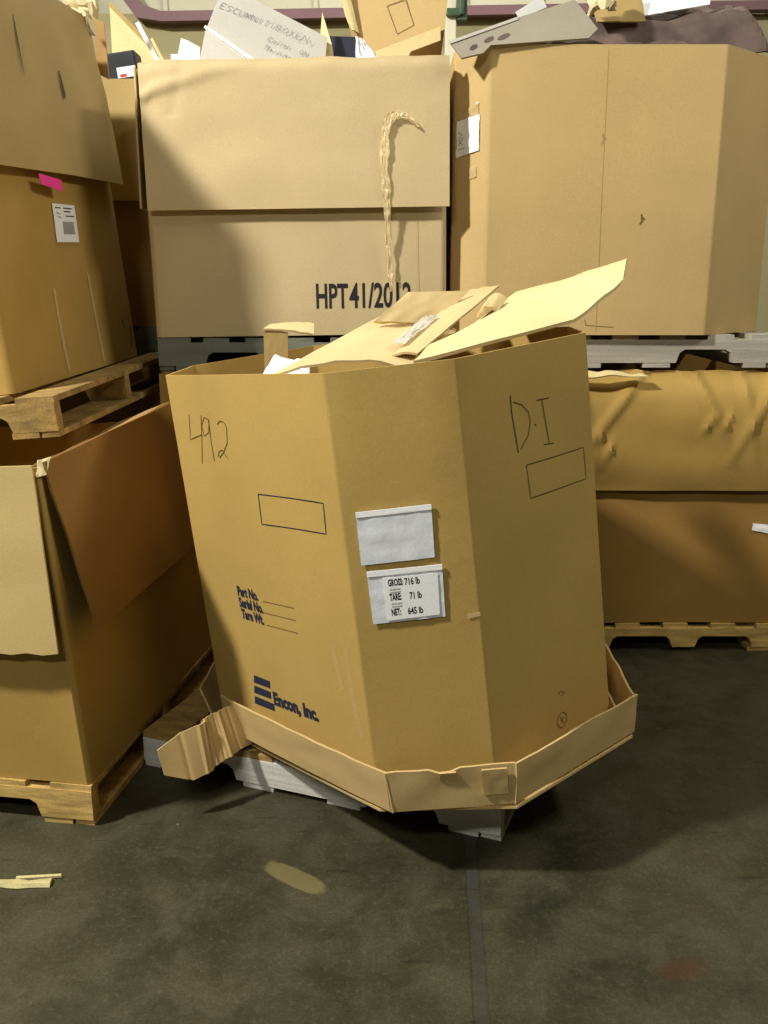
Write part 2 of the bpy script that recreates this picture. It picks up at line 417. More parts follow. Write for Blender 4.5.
# left long face: handwriting, outline box, printed lines, logo
g.strokes('handwriting', LF, [[(.097, .96), (.081, .891), (.151, .908)], [(.16, .96), (.147, .907), (.125, .827)],
    [(.196, .95), (.174, .955), (.155, .932), (.159, .904), (.186, .915), (.196, .95), (.19, .888), (.191, .839)],
    [(.234, .938), (.248, .947), (.261, .947), (.272, .941), (.276, .929), (.268, .891), (.245, .866), (.220, .849), (.214, .852), (.222, .866), (.239, .871), (.258, .85)]], .0024, 'soft', gy)
g.strokes('printed_frame', LF, [[(.373, .764), (.64, .767), (.635, .692), (.37, .685), (.373, .764)]], .0026, 'navy', gy)
g.text('printed_text', LF, [('Part No.', .197, .463, .027, .74, .045, .02), ('Serial No.', .197, .430, .027, .74, .045, .02), ('Tare Wt.', .200, .397, .027, .74, .045, .02)], 'navy', gy)
g.strokes('printed_line', LF, [[(.318, .467), (.458, .474)], [(.309, .434), (.458, .441)], [(.318, .400), (.460, .407)]], .0022, 'faint', gy)
g.text('printed_company_name', LF, [('Encon, Inc.', .296, .165, .036, .90, .055, .04)], 'navy', gy)
bars = []
for w0, ua, ub in ((.205, .207, .288), (.172, .200, .284), (.138, .194, .292)):
    bars.append([(ua, w0), (ub, w0 + .004), (ub + .004, w0 + .026), (ua + .006, w0 + .024)])
g.fill('printed_logo', LF, bars, 'navy', gy)
g.strokes('tape_scuff', LF, [[(.602, .406), (.618, .291)], [(.652, .41), (.655, .29), (.668, .172)]], .016, 'scuff', gy, off=.0008)
# middle (narrow) face: pouches
def pouch(poly, name):
    o = g.patch(name, CF, poly, 'pouch', gy, off=.004, t=.0015, wav=.0018, nu=14, nv=10)
    o['label'] = 'grey plastic document pouch with white top edge' if name == 'empty_pouch' else 'plastic pouch holding a white weight slip'
    a, b, c, d = [Vector(q) for q in poly]; k = .1
    tp = g.patch('white_edge', CF, [tuple(a), tuple(b), tuple(b + (c - b) * k), tuple(a + (d - a) * k)], 'white', o, off=.0062, t=.0012, wav=.001)
    return o
pouch([(.034, .749), (.206, .751), (.201, .626), (.032, .623)], 'empty_pouch')
pz = pouch([(.042, .607), (.216, .608), (.211, .481), (.042, .478)], 'document_pouch')
g.patch('weight_slip', CF, [(.078, .588), (.204, .589), (.199, .488), (.077, .484)], 'white', pz, off=.0068, t=.0008, nu=8, nv=6)
for ln in (('GROSS:', '716 lb', .568, .126), ('TARE:', '71 lb', .533, .134), ('NET:', '645 lb', .496, .126)):
    g.text('slip_line', CF, [(ln[0], .088, ln[2], .016, .46, .04, .02), (ln[1], ln[3], ln[2], .016, .62, .03, .0)], 'ink', pz, off=.0078)
for ws in ((.557, .550), (.522, .515)):
    g.strokes('slip_fine_print', CF, [[(.091 + k * .0023, w), (.0924 + k * .0023, w + .004)] for w in ws for k in range(11)], .0009, 'pencil', pz, off=.0078)
g.patch('tape_tab', CF, [(.262, .481), (.2915, .484), (.2915, .474), (.262, .470)], 'tape', gy, off=.002, nu=3, nv=2)
# right long face
g.strokes('handwriting', RF, [[(.166, .958), (.166, .918), (.177, .822)]], .0032, 'pencil', gy)
g.strokes('handwriting', RF, [[(.174, .942), (.202, .931), (.224, .91), (.228, .885), (.217, .857), (.187, .828)]], .0022, 'soft', gy)
g.strokes('handwriting', RF, [[(.243, .877), (.248, .874)]], .003, 'soft', gy)
g.strokes('handwriting', RF, [[(.276, .929), (.291, .822)]], .0026, 'soft', gy)
for ser in ([(.256, .932), (.304, .93)], [(.27, .823), (.308, .819)]): g.strokes('handwriting', RF, [ser], .0022, 'soft', gy)
g.strokes('printed_frame', RF, [[(.201, .787), (.427, .784), (.429, .702), (.206, .705), (.201, .787)]], .0022, 'soft', gy)
circ = [(.261 + .019 * math.cos(a * .524), .100 + .021 * math.sin(a * .524)) for a in range(13)]
g.strokes('round_stamp', RF, [circ, [(.255, .101), (.271, .103)], [(.256, .112), (.266, .089)]], .0022, 'faint', gy)
g.strokes('small_mark', RF, [[(.253, .175), (.264, .18), (.279, .171), (.265, .166)]], .0022, 'faint', gy)

# torn tray (cap) around the foot of the box
ty = thing('cardboard_tray', MM, 'shallow torn kraft tray wrapped around the foot of the leaning box', 'cardboard tray')
off = .032
tv = octv(GW + 2 * off, GD + 2 * off, GC + off * .58)
_e = (Vector(tv[1]) - Vector(tv[0])).normalized()
tv[0] = tuple(Vector(tv[0]) + _e * .046); tv[1] = tuple(Vector(tv[1]) + _e * .030); tv[2] = (tv[2][0] - .026, tv[2][1] - .046)
tr = Carton(tv, .11, amp=.006, seed=11)
def lip(i, u0, u1, m='tan', out=.012, h=.112, z0=.003, nm='side_wall', topn=.002, start_lift=0, nick=None):
    p, e, n, L = tr.face(i)
    def f(a, b):
        u = u0 + (u1 - u0) * a; w = z0 + h * b
        o = out * b * 1.0 + .005 * noise.noise(Vector((u * 9 + i * 5, b * 2, 4.2))) * (0.3 + b)
        if start_lift: w += start_lift * (1 - a) ** 1.5
        w += topn * noise.noise(Vector((u * 22, i * 3.3, 0))) * b
        if nick and b > .7: w -= nick(u) * (b - .7) / .3
        return p + e * u + n * o + Vector((0, 0, w))
    return sheet(nm, f, max(8, int((u1 - u0) / .025)), 6, .006, m, ty)
Ls = [tr.face(i)[3] for i in range(8)]
lip(7, .085, Ls[7] + .006, start_lift=.028)
lip(0, -.004, Ls[0] + .004, nick=lambda u: .010 if .12 < u < .16 else 0)
lip(1, -.004, Ls[1] + .01, out=.016)
lip(2, .0, Ls[2], out=.012); lip(3, 0, Ls[3]); lip(4, 0, Ls[4]); lip(5, 0, Ls[5])
lip(6, .0, Ls[6] - .03, out=.035, h=.125)
bv = [Vector(p) for p in tv]; bv[7] = bv[7] + Vector((.030, -.004)); bv[0] = Vector(octv(GW, GD, GC)[0])
V = [(p.x, p.y, -.006) for p in bv] + [(p.x, p.y, -.012) for p in bv]
F = [list(range(8)), list(range(8, 16))[::-1]] + [(i, (i + 1) % 8, 8 + (i + 1) % 8, 8 + i) for i in range(8)]
link('tray_bottom', mesh('tray_bottom', V, F), 'tan', ty)
# folded corner pieces on the lip
def lip_patch(i, u0, u1, w0, w1, o, nm):
    p, e, n, L = tr.face(i)
    return sheet(nm, lambda a, b: p + e * (u0 + (u1 - u0) * a) + n * (o + .012 * b + .002 * noise.noise(Vector((a * 3, b * 3, i)))) + Vector((0, 0, w0 + (w1 - w0) * b)), 6, 6, .005, 'tan', ty)
lip_patch(0, .225, .285, .035, .108, .008, 'corner_tab')
lip_patch(0, .125, .165, .075, .106, .006, 'corner_tab')
# torn end folded out towards the viewer's left (world points brought into the tray's frame)
inv = MM.inverted()
def crease_(a): return sum(k * max(0, 1 - abs(a - c) / .022) for c, k in ((.20, 1.5), (.30, -2.2), (.37, 1.6), (.47, -1.8), (.62, 1.4), (.70, -1.3), (.84, 1.2)))
def torn():
    top = [(-.410, 2.445, .250), (-.443, 2.425, .267), (-.478, 2.395, .262), (-.506, 2.362, .259), (-.500, 2.345, .257), (-.557, 2.312, .243), (-.613, 2.270, .213)]
    bot = [(-.385, 2.430, .146), (-.407, 2.400, .148), (-.438, 2.355, .143), (-.473, 2.332, .131), (-.478, 2.318, .124), (-.524, 2.285, .114), (-.596, 2.262, .144)]
    T = [inv @ Vector(v) for v in top]; B = [inv @ Vector(v) for v in bot]
    def f(a, b):
        x = a * (len(T) - 1); k = min(int(x), len(T) - 2); q = x - k
        t = T[k].lerp(T[k + 1], q); bb = B[k].lerp(B[k + 1], q)
        return bb.lerp(t, b) + Vector((.0012, .0026, 0)) * crease_(a)
    return sheet('torn_end', f, 90, 4, .006, 'tan', ty)
torn()

pallet(frame((-.733, 2.568, 0), -.3700), 1.116, .93, 'whitish wooden pallet under the leaning eight-sided box', 'white_wood', H=.113, notches=((.116, .321), (.731, .946)), deck='grime')

# flattened sheets piled in and out of the leaning box
GS = 'flattened cardboard sheets in the leaning box'
def loose(name, pts, m, label, cat, group=None, t=.006, bend=0, wav=.004, seed=1, nu=14, nv=8, fr=6):
    o = sheet(name, quad_fn(pts, bend, wav, seed, fr), nu, nv, t, m); return tag(o, label, cat, group)
# long pale sheet poking out to the right: two halves joined at a crease
def long_sheet():
    f0 = [Vector(v) for v in ((.065, 2.06, 1.272), (.475, 2.37, 1.348), (.600, 2.50, 1.420), (.640, 2.56, 1.444))]   # near edge, left to right
    f1 = [Vector(v) for v in ((.165, 2.35, 1.296), (.395, 2.85, 1.408), (.560, 2.84, 1.452), (.708, 2.80, 1.502))]   # far edge
    def f(a, b):
        x = a * 3; k = min(int(x), 2); q = x - k
        p = f0[k].lerp(f0[k + 1], q).lerp(f1[k].lerp(f1[k + 1], q), b)
        return p + Vector((0, 0, .016 * math.sin(math.pi * b) + .006 * noise.noise(Vector((a * 6, b * 4, 2.)))))
    return sheet('cardboard_sheet', f, 30, 12, .009, 'cream')
tag(long_sheet(), 'long pale cardboard sheet with a pointed end sticking out right over the leaning box', 'cardboard sheet', GS)
loose('cardboard_sheet', [(-.305, 2.25, 1.205), (.075, 2.26, 1.238), (.215, 2.78, 1.300), (.0, 3.02, 1.335)], 'light', 'broad tan sheet curving up from the front left rim of the leaning box', 'cardboard sheet', GS, bend=.035, seed=5, wav=.008)
loose('cardboard_sheet', [(.020, 2.32, 1.264), (.082, 2.31, 1.268), (.352, 2.93, 1.425), (.235, 2.95, 1.400)], 'light', 'narrow folded sheet lying between the small square flap and the long pale sheet', 'cardboard sheet', GS, bend=.006, seed=8, wav=.003)
loose('cardboard_sheet', [(-.027, 2.62, 1.332), (.150, 2.72, 1.321), (.252, 2.82, 1.411), (.070, 2.74, 1.409)], 'light', 'small squarish cardboard flap lying on top of the sheets, nearest the printed number', 'cardboard sheet', GS, t=.010, seed=9, wav=.003)
loose('plastic_film', [(.02, 2.38, 1.288), (.055, 2.36, 1.292), (.150, 2.62, 1.345), (.115, 2.64, 1.345)], 'film', 'shiny clear plastic film strip lying on the sheets in the leaning box', 'plastic film', seed=3, wav=.012, t=.002, fr=12)
loose('cardboard_sheet', [(.245, 2.52, 1.350), (.305, 2.54, 1.362), (.345, 2.66, 1.392), (.285, 2.66, 1.385)], 'light', 'tiny curled cardboard piece tucked beside the long pale sheet', 'cardboard sheet', GS, seed=6, bend=.02)
# upright stub flap of the leaning box at its rear rim
st = thing('cardboard_offcut', frame((-.355, 2.78, 1.20)), 'bent cardboard offcut standing at the rear left rim of the leaning box', 'cardboard offcut')
sheet('upright_panel', quad_fn([(0, 0, -.12), (.066, 0, -.12), (.072, 0, .092), (0, 0, .104)], .0, .001, 2), 6, 8, .006, 'dull', st, smooth=False)
sheet('folded_top', quad_fn([(0, -.005, .104), (.148, -.005, .088), (.146, .055, .116), (.018, .05, .116)], .004, .003, 3), 8, 4, .006, 'light', st)
# white foam and scrap lying inside
loose('foam_piece', [(-.345, 2.42, 1.165), (-.190, 2.40, 1.175), (-.205, 2.56, 1.235), (-.300, 2.56, 1.240)], 'white', 'white foam piece showing inside the left rim of the leaning box', 'foam', t=.02, seed=4, wav=.012)
def heap(name, mtx, corners_in, z0, amp, m, label, seed, scale=7, nu=40, nv=30, lean=(0, 0), cat='cardboard scrap'):
    x0, x1, y0, y1 = corners_in
    def f(a, b):
        x = x0 + (x1 - x0) * a; y = y0 + (y1 - y0) * b
        e = min(a, 1 - a, b, 1 - b) * 6; e = min(1, e); dr = -.16 * (1 - min(1, e * 1.6)) ** 2
        v = Vector((x * scale, y * scale, seed)); n = noise.noise(v) + .5 * noise.noise(v * 2.3)
        cr = abs(noise.noise(v * 1.4 + Vector((5, 1, 2))))
        return mtx @ Vector((x, y, z0 + dr + lean[0] * a + lean[1] * b + amp * e * (n + cr)))
    o = sheet(name, f, nu, nv, .01, m, smooth=False); tag(o, label, cat, kind='stuff'); return o
heap('scrap_filling', MM, (-GW / 2 + .03, GW / 2 - .03, -GD / 2 + .22, GD / 2 - .22), .93, .05, 'scrapk', 'crumpled brown scrap filling the leaning box just below its rim', 1.5)

# ------------------------------------------------------------------ rear middle stack: carton printed HPT 41/2012 on top
HG = 'pallet cartons in the stacks around the leaning box'
HM = frame((-.835, 3.45, 1.236), 0, 0, -.014)
hp = thing('pallet_carton', HM, 'large tan carton printed HPT 41/2012 on the rear middle stack', 'cardboard box', HG)
HW, HH = 1.063, .925
h = Carton(rect(0, HW, 0, 1.05), HH, amp=.004, seed=21, r=.022)
h.body('pale', hp)
def hcrease(a, b):
    # a raised fold running from the left rim to the middle of the top edge, and soft dents
    u, w = a * HW, (1 - b) * .48
    d = (w - (.375 + .27 * u)) ; k = math.exp(-(d / .020) ** 2) * .012 * max(0, 1 - u / .42)
    d2 = (u - .12 - (.36 - w) * -.3); k -= math.exp(-(d2 / .02) ** 2) * .003 * (1 if w > .3 else .2)
    return k + .012 * math.exp(-(b / .04) ** 2) * -1
h.flap('outer_flap', 0, .012, HW + .008, HH + .004, .440, .014, .030, 'pale', hp, wav=.006, fine_=True, crease=hcrease, top=lambda a: .006 * noise.noise(Vector((a * 9, 0, 1))) - (.012 if a < .03 else 0))
h.flap('side_flap', 3, .45, 1.03, HH - .01, .45, .010, .022, 'pale', hp, wav=.004)
h.text('printed_text', 0, [('HPT', .588, .098, .085, .53, .020, -.01), ('41/2012', .712, .098, .085, .565, .020, .0)], 'ink', hp)
h.strokes('faint_crease', 0, [[(.965, .02), (.958, .44)]], .004, 'tan', hp)
# crinkled clear wrap strip hanging down the front
wr = []
def wrap():
    path = [(.120, .030, 1.950), (.085, .028, 1.980), (.048, .030, 1.992), (.018, .030, 1.978), (.004, .030, 1.930), (.002, .030, 1.84), (.008, .032, 1.74), (.012, .026, 1.66), (.016, .010, 1.56), (.022, .008, 1.47), (.026, .006, 1.40)]
    wid = [.010, .022, .03, .036, .038, .036, .034, .030, .022, .018, .014]
    P = [inv_h @ Vector((x, 3.45 - o - .012, z)) for x, o, z in path]
    def f(a, b):
        x = a * (len(P) - 1); k = min(int(x), len(P) - 2); q = x - k
        c = P[k].lerp(P[k + 1], q); w = wid[k] * (1 - q) + wid[k + 1] * q
        d = (P[k + 1] - P[k]).normalized(); s_ = Vector((-d.z, 0, d.x))
        cr = noise.noise(Vector((a * 22, b * 3, 1)))
        return c + s_ * (b - .5) * w * (.8 + .5 * noise.noise(Vector((a * 16, 0, 8)))) + Vector((0, -abs(cr) * .008, 0))
    return sheet('plastic_wrap_strip', f, 120, 6, .001, 'wrap', hp, smooth=False)
inv_h = HM.inverted(); wrap()
pallet(frame((-.83, 3.452, 1.115)), 1.05, 1.04, 'dull grey pallet beneath the carton printed HPT 41/2012', 'darkwood', H=.12, notches=((.17, .39), (.66, .88)))
lb = thing('pallet_carton', frame((-.83, 3.46, .12)), 'brown carton at the bottom of the rear middle stack, mostly hidden behind the leaning box', 'cardboard box', HG)
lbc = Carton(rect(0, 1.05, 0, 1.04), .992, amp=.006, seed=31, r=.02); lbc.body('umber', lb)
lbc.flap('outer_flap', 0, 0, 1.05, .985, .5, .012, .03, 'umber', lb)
pallet(frame((-.83, 3.462, 0)), 1.05, 1.04, 'dull wooden pallet on the floor at the foot of the rear middle stack', 'wood', H=.12, notches=((.17, .39), (.66, .88)))

# ------------------------------------------------------------------ right stack
UR = frame((.360, 3.42, 1.2465))
ur = thing('gaylord_box', UR, 'large eight-sided tan box with grey flap on the upper right pallet', 'cardboard box')
UH = .965
rc = [(-.115, .115), (0, 0), (.803, 0), (1.09, .26), (1.09, .84), (.80, 1.04), (.0, 1.04), (-.115, .92)]
u_ = Carton(rc, UH, amp=.004, seed=41, r=.022)
u_.body('tan', ur)
u_.strokes('faint_crease', 1, [[(.408, .01), (.403, .5), (.40, .95)]], .0016, 'ochre', ur, off=.0008)
def dent(cx, cw, nm, m='pencil'):
    u_.strokes(nm, 1, [[(cx, cw + .018), (cx + .004, cw - .004), (cx - .004, cw - .016)], [(cx + .006, cw + .006), (cx + .012, cw)]], .006, m, ur)
dent(.545, .40, 'dent_mark', 'faint'); dent(.395, .665, 'dent_mark', 'dull')
u_.strokes('short_scuff', 1, [[(.365, .055), (.37, .035), (.47, .028)]], .002, 'faint', ur)
lbp = u_.patch('torn_label', 0, [(.022, .735), (.125, .750), (.125, .632), (.022, .615)], 'white', ur, off=.004, t=.001, wav=.006, nu=12, nv=8)
u_.strokes('label_text', 0, [[(.034, .70), (.048, .69), (.036, .67), (.056, .655)], [(.036, .655), (.056, .68)], [(.034, .64), (.062, .645)]], .002, 'pencil', lbp, off=.0095)
u_.patch('packing_tape', 0, [(.05, .765), (.118, .79), (.12, .75), (.05, .738)], 'tape', ur, off=.003, wav=.006, nu=10, nv=6)
u_.patch('packing_tape', 0, [(.085, .575), (.115, .58), (.115, .545), (.085, .54)], 'tape', ur, off=.003, wav=.006)
pallet(frame((.30, 3.45, 1.126)), 1.17, 1.04, 'whitish pallet holding the upper right box', 'oldwood', H=.12, notches=((.16, .38), (.775, .985)))

lr = thing('pallet_carton', frame((.34, 3.475, .117)), 'sagging brown carton with crumpled outer flap at the bottom of the right stack', 'cardboard box', HG)
lrc = Carton(rect(0, 1.26, 0, 1.03), .985, amp=.010, seed=51, r=.03, rim=lambda x, y: -.004 + .006 * noise.noise(Vector((x * 8, y * 8, 0))))
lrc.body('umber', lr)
def rcrease(a, b):
    u = a * 1.26; w = b
    v = 0
    for cu, sl, amp, wd in ((.26, .55, .034, .022), (.36, .30, .022, .018), (.62, -.75, .020, .022), (.80, .50, .030, .024), (.98, .20, .018, .018), (1.12, -.5, .022, .02)):
        d = u - cu - sl * w * .45; v += amp * math.exp(-(d / wd) ** 2) * max(0, 1 - w * 1.2)
    for cu, cw, s_, k in ((.33, .70, .012, .5), (.37, .86, .010, -.7), (.50, .64, .010, -.4), (.86, .42, .012, -.6), (.93, .40, .009, -.5), (.46, .52, .01, .3)):
        v += .012 * math.exp(-(((u - cu - k * (w - cw) * .3) / s_) ** 2 + ((w - cw) / .08) ** 2))
    v += .030 * math.sin(math.pi * b) - .045 * math.exp(-(b / .13) ** 2)
    return v
lrc.flap('outer_flap', 0, 0.0, 1.26, .996, .548, .045, .030, 'ochre', lr, wav=.010, fine_=True, crease=rcrease, top=lambda a: .010 * noise.noise(Vector((a * 12, 0, 3))) - .03 * max(0, a - .8) * 2)
# torn fringe where the flap was crushed by the pallet above
def fringe(a, b):
    u = .20 + .42 * a; n_ = noise.noise(Vector((a * 5, 0, 2)))
    return lrc.face(0)[0] + Vector((u, -.060 - .030 * (1 - b), .985 + .012 * n_ + (.030 * (1 - a) ** .7 + .008 * noise.noise(Vector((a * 11, 3, 1)))) * b))
sheet('torn_fringe', fringe, 60, 3, .005, 'cream', lr)
lrc.patch('torn_label', 0, [(1.088, .410), (1.165, .402), (1.168, .366), (1.087, .382)], 'white', lr, off=.004, t=.001, wav=.004)
pallet(frame((.34, 3.462, 0)), 1.26, 1.04, 'dull pine pallet on the floor at the foot of the right stack', 'wood', H=.115, notches=((.10, .30), (.56, .81), (.90, 1.13)))

# ------------------------------------------------------------------ left stack
LM = frame((-.79, 2.245, .123), -.15)
ll = thing('pallet_carton', LM, 'open brown carton with two hanging flaps at the bottom of the left stack', 'cardboard box', HG)
LW, LD, LH = 1.12, 1.04, .876
lc = Carton(rect(-LW, 0, 0, LD), LH, amp=.006, seed=61, r=.014, rim=lambda x, y: -.075 if y > LD - .05 else -.06 * min(1, max(0, (-.45 - x) * 3)))
lc.body('ochre', ll)
lc.flap('front_flap', 0, 0, LW - .004, LH + .010, .400, .012, .038, 'flapc', ll, wav=.005, bot=lambda a: -.012 * (1 - a) + .003 * math.sin(a * 90), top=lambda a: .003 * noise.noise(Vector((a * 30, 1, 1))))
def side_flap(a, b):
    y = (.012 + (LD - .03) * a) * (1 - b) + (.040 + (LD - .10) * a) * b
    z = LH + .012 + (.424 - LH) * b
    return Vector((.008 + .055 * b + .006 * noise.noise(Vector((a * 4, b * 3, 6))), y, z))
sheet('side_flap', side_flap, 26, 16, .006, 'rust', ll)
sheet('corner_tear', quad_fn([(-.004, -.004, LH - .022), (.014, .012, LH - .020), (.020, .035, LH + .020), (-.002, .012, LH + .016)], 0, .004, 4), 6, 6, .004, 'foam', ll)
# inner flaps folded inwards and pressed down by the pallet above
sheet('inner_flap', quad_fn([(-LW + .03, .02, LH + .002), (-.03, .02, LH + .002), (-.06, .13, LH - .30), (-LW + .05, .13, LH - .30)], -.01, .006, 3), 16, 10, .006, 'inner', ll)
sheet('inner_flap', quad_fn([(-.03, .10, LH + .004), (-.03, .95, LH + .004), (-.20, .92, LH - .05), (-.20, .30, LH - .065)], -.006, .004, 9), 16, 8, .006, 'inner', ll)
for ch in ll.children:          # the tired carton leans: level foot, sloping rim
    for v in ch.data.vertices:
        x, y, z = v.co; v.co = (x - .057 * z, y - .04 * z, z + (.04 * y + .057 * x) * z / LH)
pallet(frame((-1.956, 2.415, 0), -.15), 1.18, 1.08, 'yellow pine pallet on the floor under the left stack', 'wood', H=.122, notches=((.15, .40), (.79, 1.03)))

up_ = pallet(frame((-1.122, 2.832, 1.103), -.127, .038, -.084) @ frame((.165 - 1.14, -.135, -.1215), .035), 1.14, 1.20, 'grimy pine pallet tilted on top of the open brown carton', 'grime', H=.12, notches=((.14, .38), (.76, 1.0)))
ulm = frame((-1.122, 2.832, 1.105), -.127, .038, -.084)
ul = thing('pallet_carton', ulm, 'tilted carton with bar-code label and pink tag on the upper left pallet', 'cardboard box', HG)
UW, UD, UHH = 1.08, 1.0, 1.235
uc = Carton(rect(-UW, 0, 0, UD), UHH, amp=.006, seed=71, r=.03)
uc.body('ochre', ul)
def ulflap(a, b):
    y0, y1 = -.01, .965 + .085 * min(1, b * 2.2)
    y1 -= .045; y = y0 + (y1 - y0) * a; z = UHH + .01 - .022 * max(0, a - .6) + (.652 - UHH) * b
    o = .014 + .020 * b + .006 * noise.noise(Vector((a * 4, b * 3, 2)))
    o += .004 * math.exp(-((y - .40 + .02 * b) / .012) ** 2) * (1 if b < .6 else 0)
    return Vector((o, y, z))
sheet('outer_flap', ulflap, 30, 20, .007, 'dull', ul)
# creased dark edge hanging beyond the flap
sheet('rear_flap', lambda a, b: Vector((-.006 - .02 * a, .985 + .085 * a + .05 * b, UHH + .02 - .02 * a - .48 * b)), 6, 14, .006, 'inner', ul)
lab = uc.patch('shipping_label', 1, [(.440, .569), (.617, .568), (.610, .443), (.438, .444)], 'white', ul, off=.003, t=.001, nu=6, nv=6)
tk = [[(.50 + k * .0065, .470), (.50 + k * .0065, .512)] for k in range(14)]
uc.strokes('label_bars', 1, tk, .0030, 'pencil', lab, off=.0045)
uc.strokes('label_text', 1, [[(.455, .556), (.50, .556)], [(.52, .556), (.59, .556)], [(.52, .545), (.575, .545)], [(.53, .530), (.60, .530)], [(.462, .540), (.49, .535), (.465, .528), (.492, .524)]], .004, 'pencil', lab, off=.0045)
uc.patch('pink_tag', 1, [(.310, .652), (.462, .640), (.462, .603), (.318, .620)], 'pink', ul, off=.040, t=.001, nu=4, nv=3)
uc.patch('packing_tape', 1, [(.362, .296), (.380, .296), (.372, .02), (.354, .02)], 'tape', ul, off=.002, nu=3, nv=12)
uc.patch('packing_tape', 1, [(.636, .335), (.655, .335), (.650, .02), (.633, .02)], 'tape', ul, off=.002, nu=3, nv=12)
uc.strokes('scuff_mark', 1, [[(.95, .13), (.945, .10), (.93, .04)], [(.88, .15), (.885, .12)]], .008, 'pencil', ul)
def flap_mark(pts, w, nm):
    V, F = [], []
    for k, (y, z) in enumerate(pts):
        for s_ in (-1, 1):
            b = (z - UHH) / (.652 - UHH); V.append((.0215 + .022 * b + .004, y + s_ * w * (1 if 0 < k < len(pts) - 1 else .4), z))
    for k in range(len(pts) - 1): F.append((2 * k, 2 * k + 1, 2 * k + 3, 2 * k + 2))
    link(nm, mesh(nm, V, F), 'pencil', ul)
flap_mark([(.612, 1.0), (.616, .955), (.618, .925), (.616, .912)], .008, 'scuff_mark')
flap_mark([(.36, 1.12), (.355, 1.04), (.352, .95)], .004, 'scuff_mark')

# ------------------------------------------------------------------ stack seen through the gap at the back
pallet(frame((-2.08, 4.16, 0)), 1.12, 1.1, 'dark pallet on the floor at the back of the left gap', 'darkwood', H=.12)
gb = thing('pallet_carton', frame((-2.08, 4.18, .12)), 'shadowed carton low in the gap between the left and middle stacks', 'cardboard box', HG)
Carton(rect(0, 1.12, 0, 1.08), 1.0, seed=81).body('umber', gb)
pallet(frame((-2.08, 4.16, 1.122)), 1.12, 1.1, 'dark pallet in the back of the left gap above the shadowed carton', 'darkwood', H=.12)
gu = thing('pallet_carton', frame((-2.08, 4.18, 1.242)), 'brown carton at the back between the left and middle stacks, black box on it', 'cardboard box', HG)
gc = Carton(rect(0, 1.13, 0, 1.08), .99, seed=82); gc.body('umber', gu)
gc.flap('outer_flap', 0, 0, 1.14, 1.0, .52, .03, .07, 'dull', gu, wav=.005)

# ------------------------------------------------------------------ what sticks out of the upper boxes
heap('scrap_filling', HM, (.03, HW - .03, .03, 1.02), HH - .14, .05, 'scrapk', 'crumpled brown scrap filling the carton printed HPT 41/2012', 4.5)
heap('scrap_filling', ulm, (-UW + .03, -.03, .03, UD - .03), UHH - .10, .05, 'scrapk', 'crumpled brown scrap filling the tilted upper left carton', 7.5)
heap('scrap_filling', frame((-2.08, 4.18, 1.242)), (.03, 1.1, .03, 1.05), .93, .03, 'scrapk', 'crumpled brown scrap filling the back carton beside the black box', 8.5)
heap('scrap_filling', UR, (.02, 1.05, .27, .86), UH + .07, .08, 'scrap', 'mauve brown heap of scrap rising out of the upper right box', 2.5, scale=5, nu=60, nv=50, lean=(.13, .09))
heap('scrap_filling', UR, (.015, .80, .03, .26), UH + .015, .035, 'scrap', 'mauve brown scrap along the front rim of the upper right box', 3.5, scale=7, nu=50, nv=10)

gp = thing('grey_board', frame((-.629, 3.62, 2.312)), 'folded grey board panel with handwriting leaning out of the middle carton', 'cardboard panel')
O = Vector((-.629, 3.62, 2.312))
def rel(p): return tuple(Vector(p) - O)
A_, B_, C_, D_, E_ = (-.629, 3.62, 2.312), (-.575, 3.78, 2.50), (-.200, 3.76, 2.296), (-.200, 3.60, 2.12), (-.330, 3.545, 2.10)
slab('upper_panel', [rel(v) for v in ((-.629, 3.62, 2.312), (-.583, 3.75, 2.486), (-.207, 3.7157, 2.300), (-.215, 3.585, 2.150), (-.40, 3.545, 2.150))], .006, 'grey', gp, push=(0, 1, 0))
slab('lower_panel', [rel(v) for v in ((-.632, 3.614, 2.308), (-.40, 3.538, 2.146), (-.40, 3.55, 2.10), (-.672, 3.55, 2.10))], .006, 'grey', gp, push=(0, 1, 0))
slab('white_fold_edge', [rel(v) for v in ((-.632, 3.610, 2.314), (-.41, 3.535, 2.160), (-.415, 3.533, 2.150), (-.637, 3.609, 2.306))], .004, 'white', gp, push=(0, -1, 0))
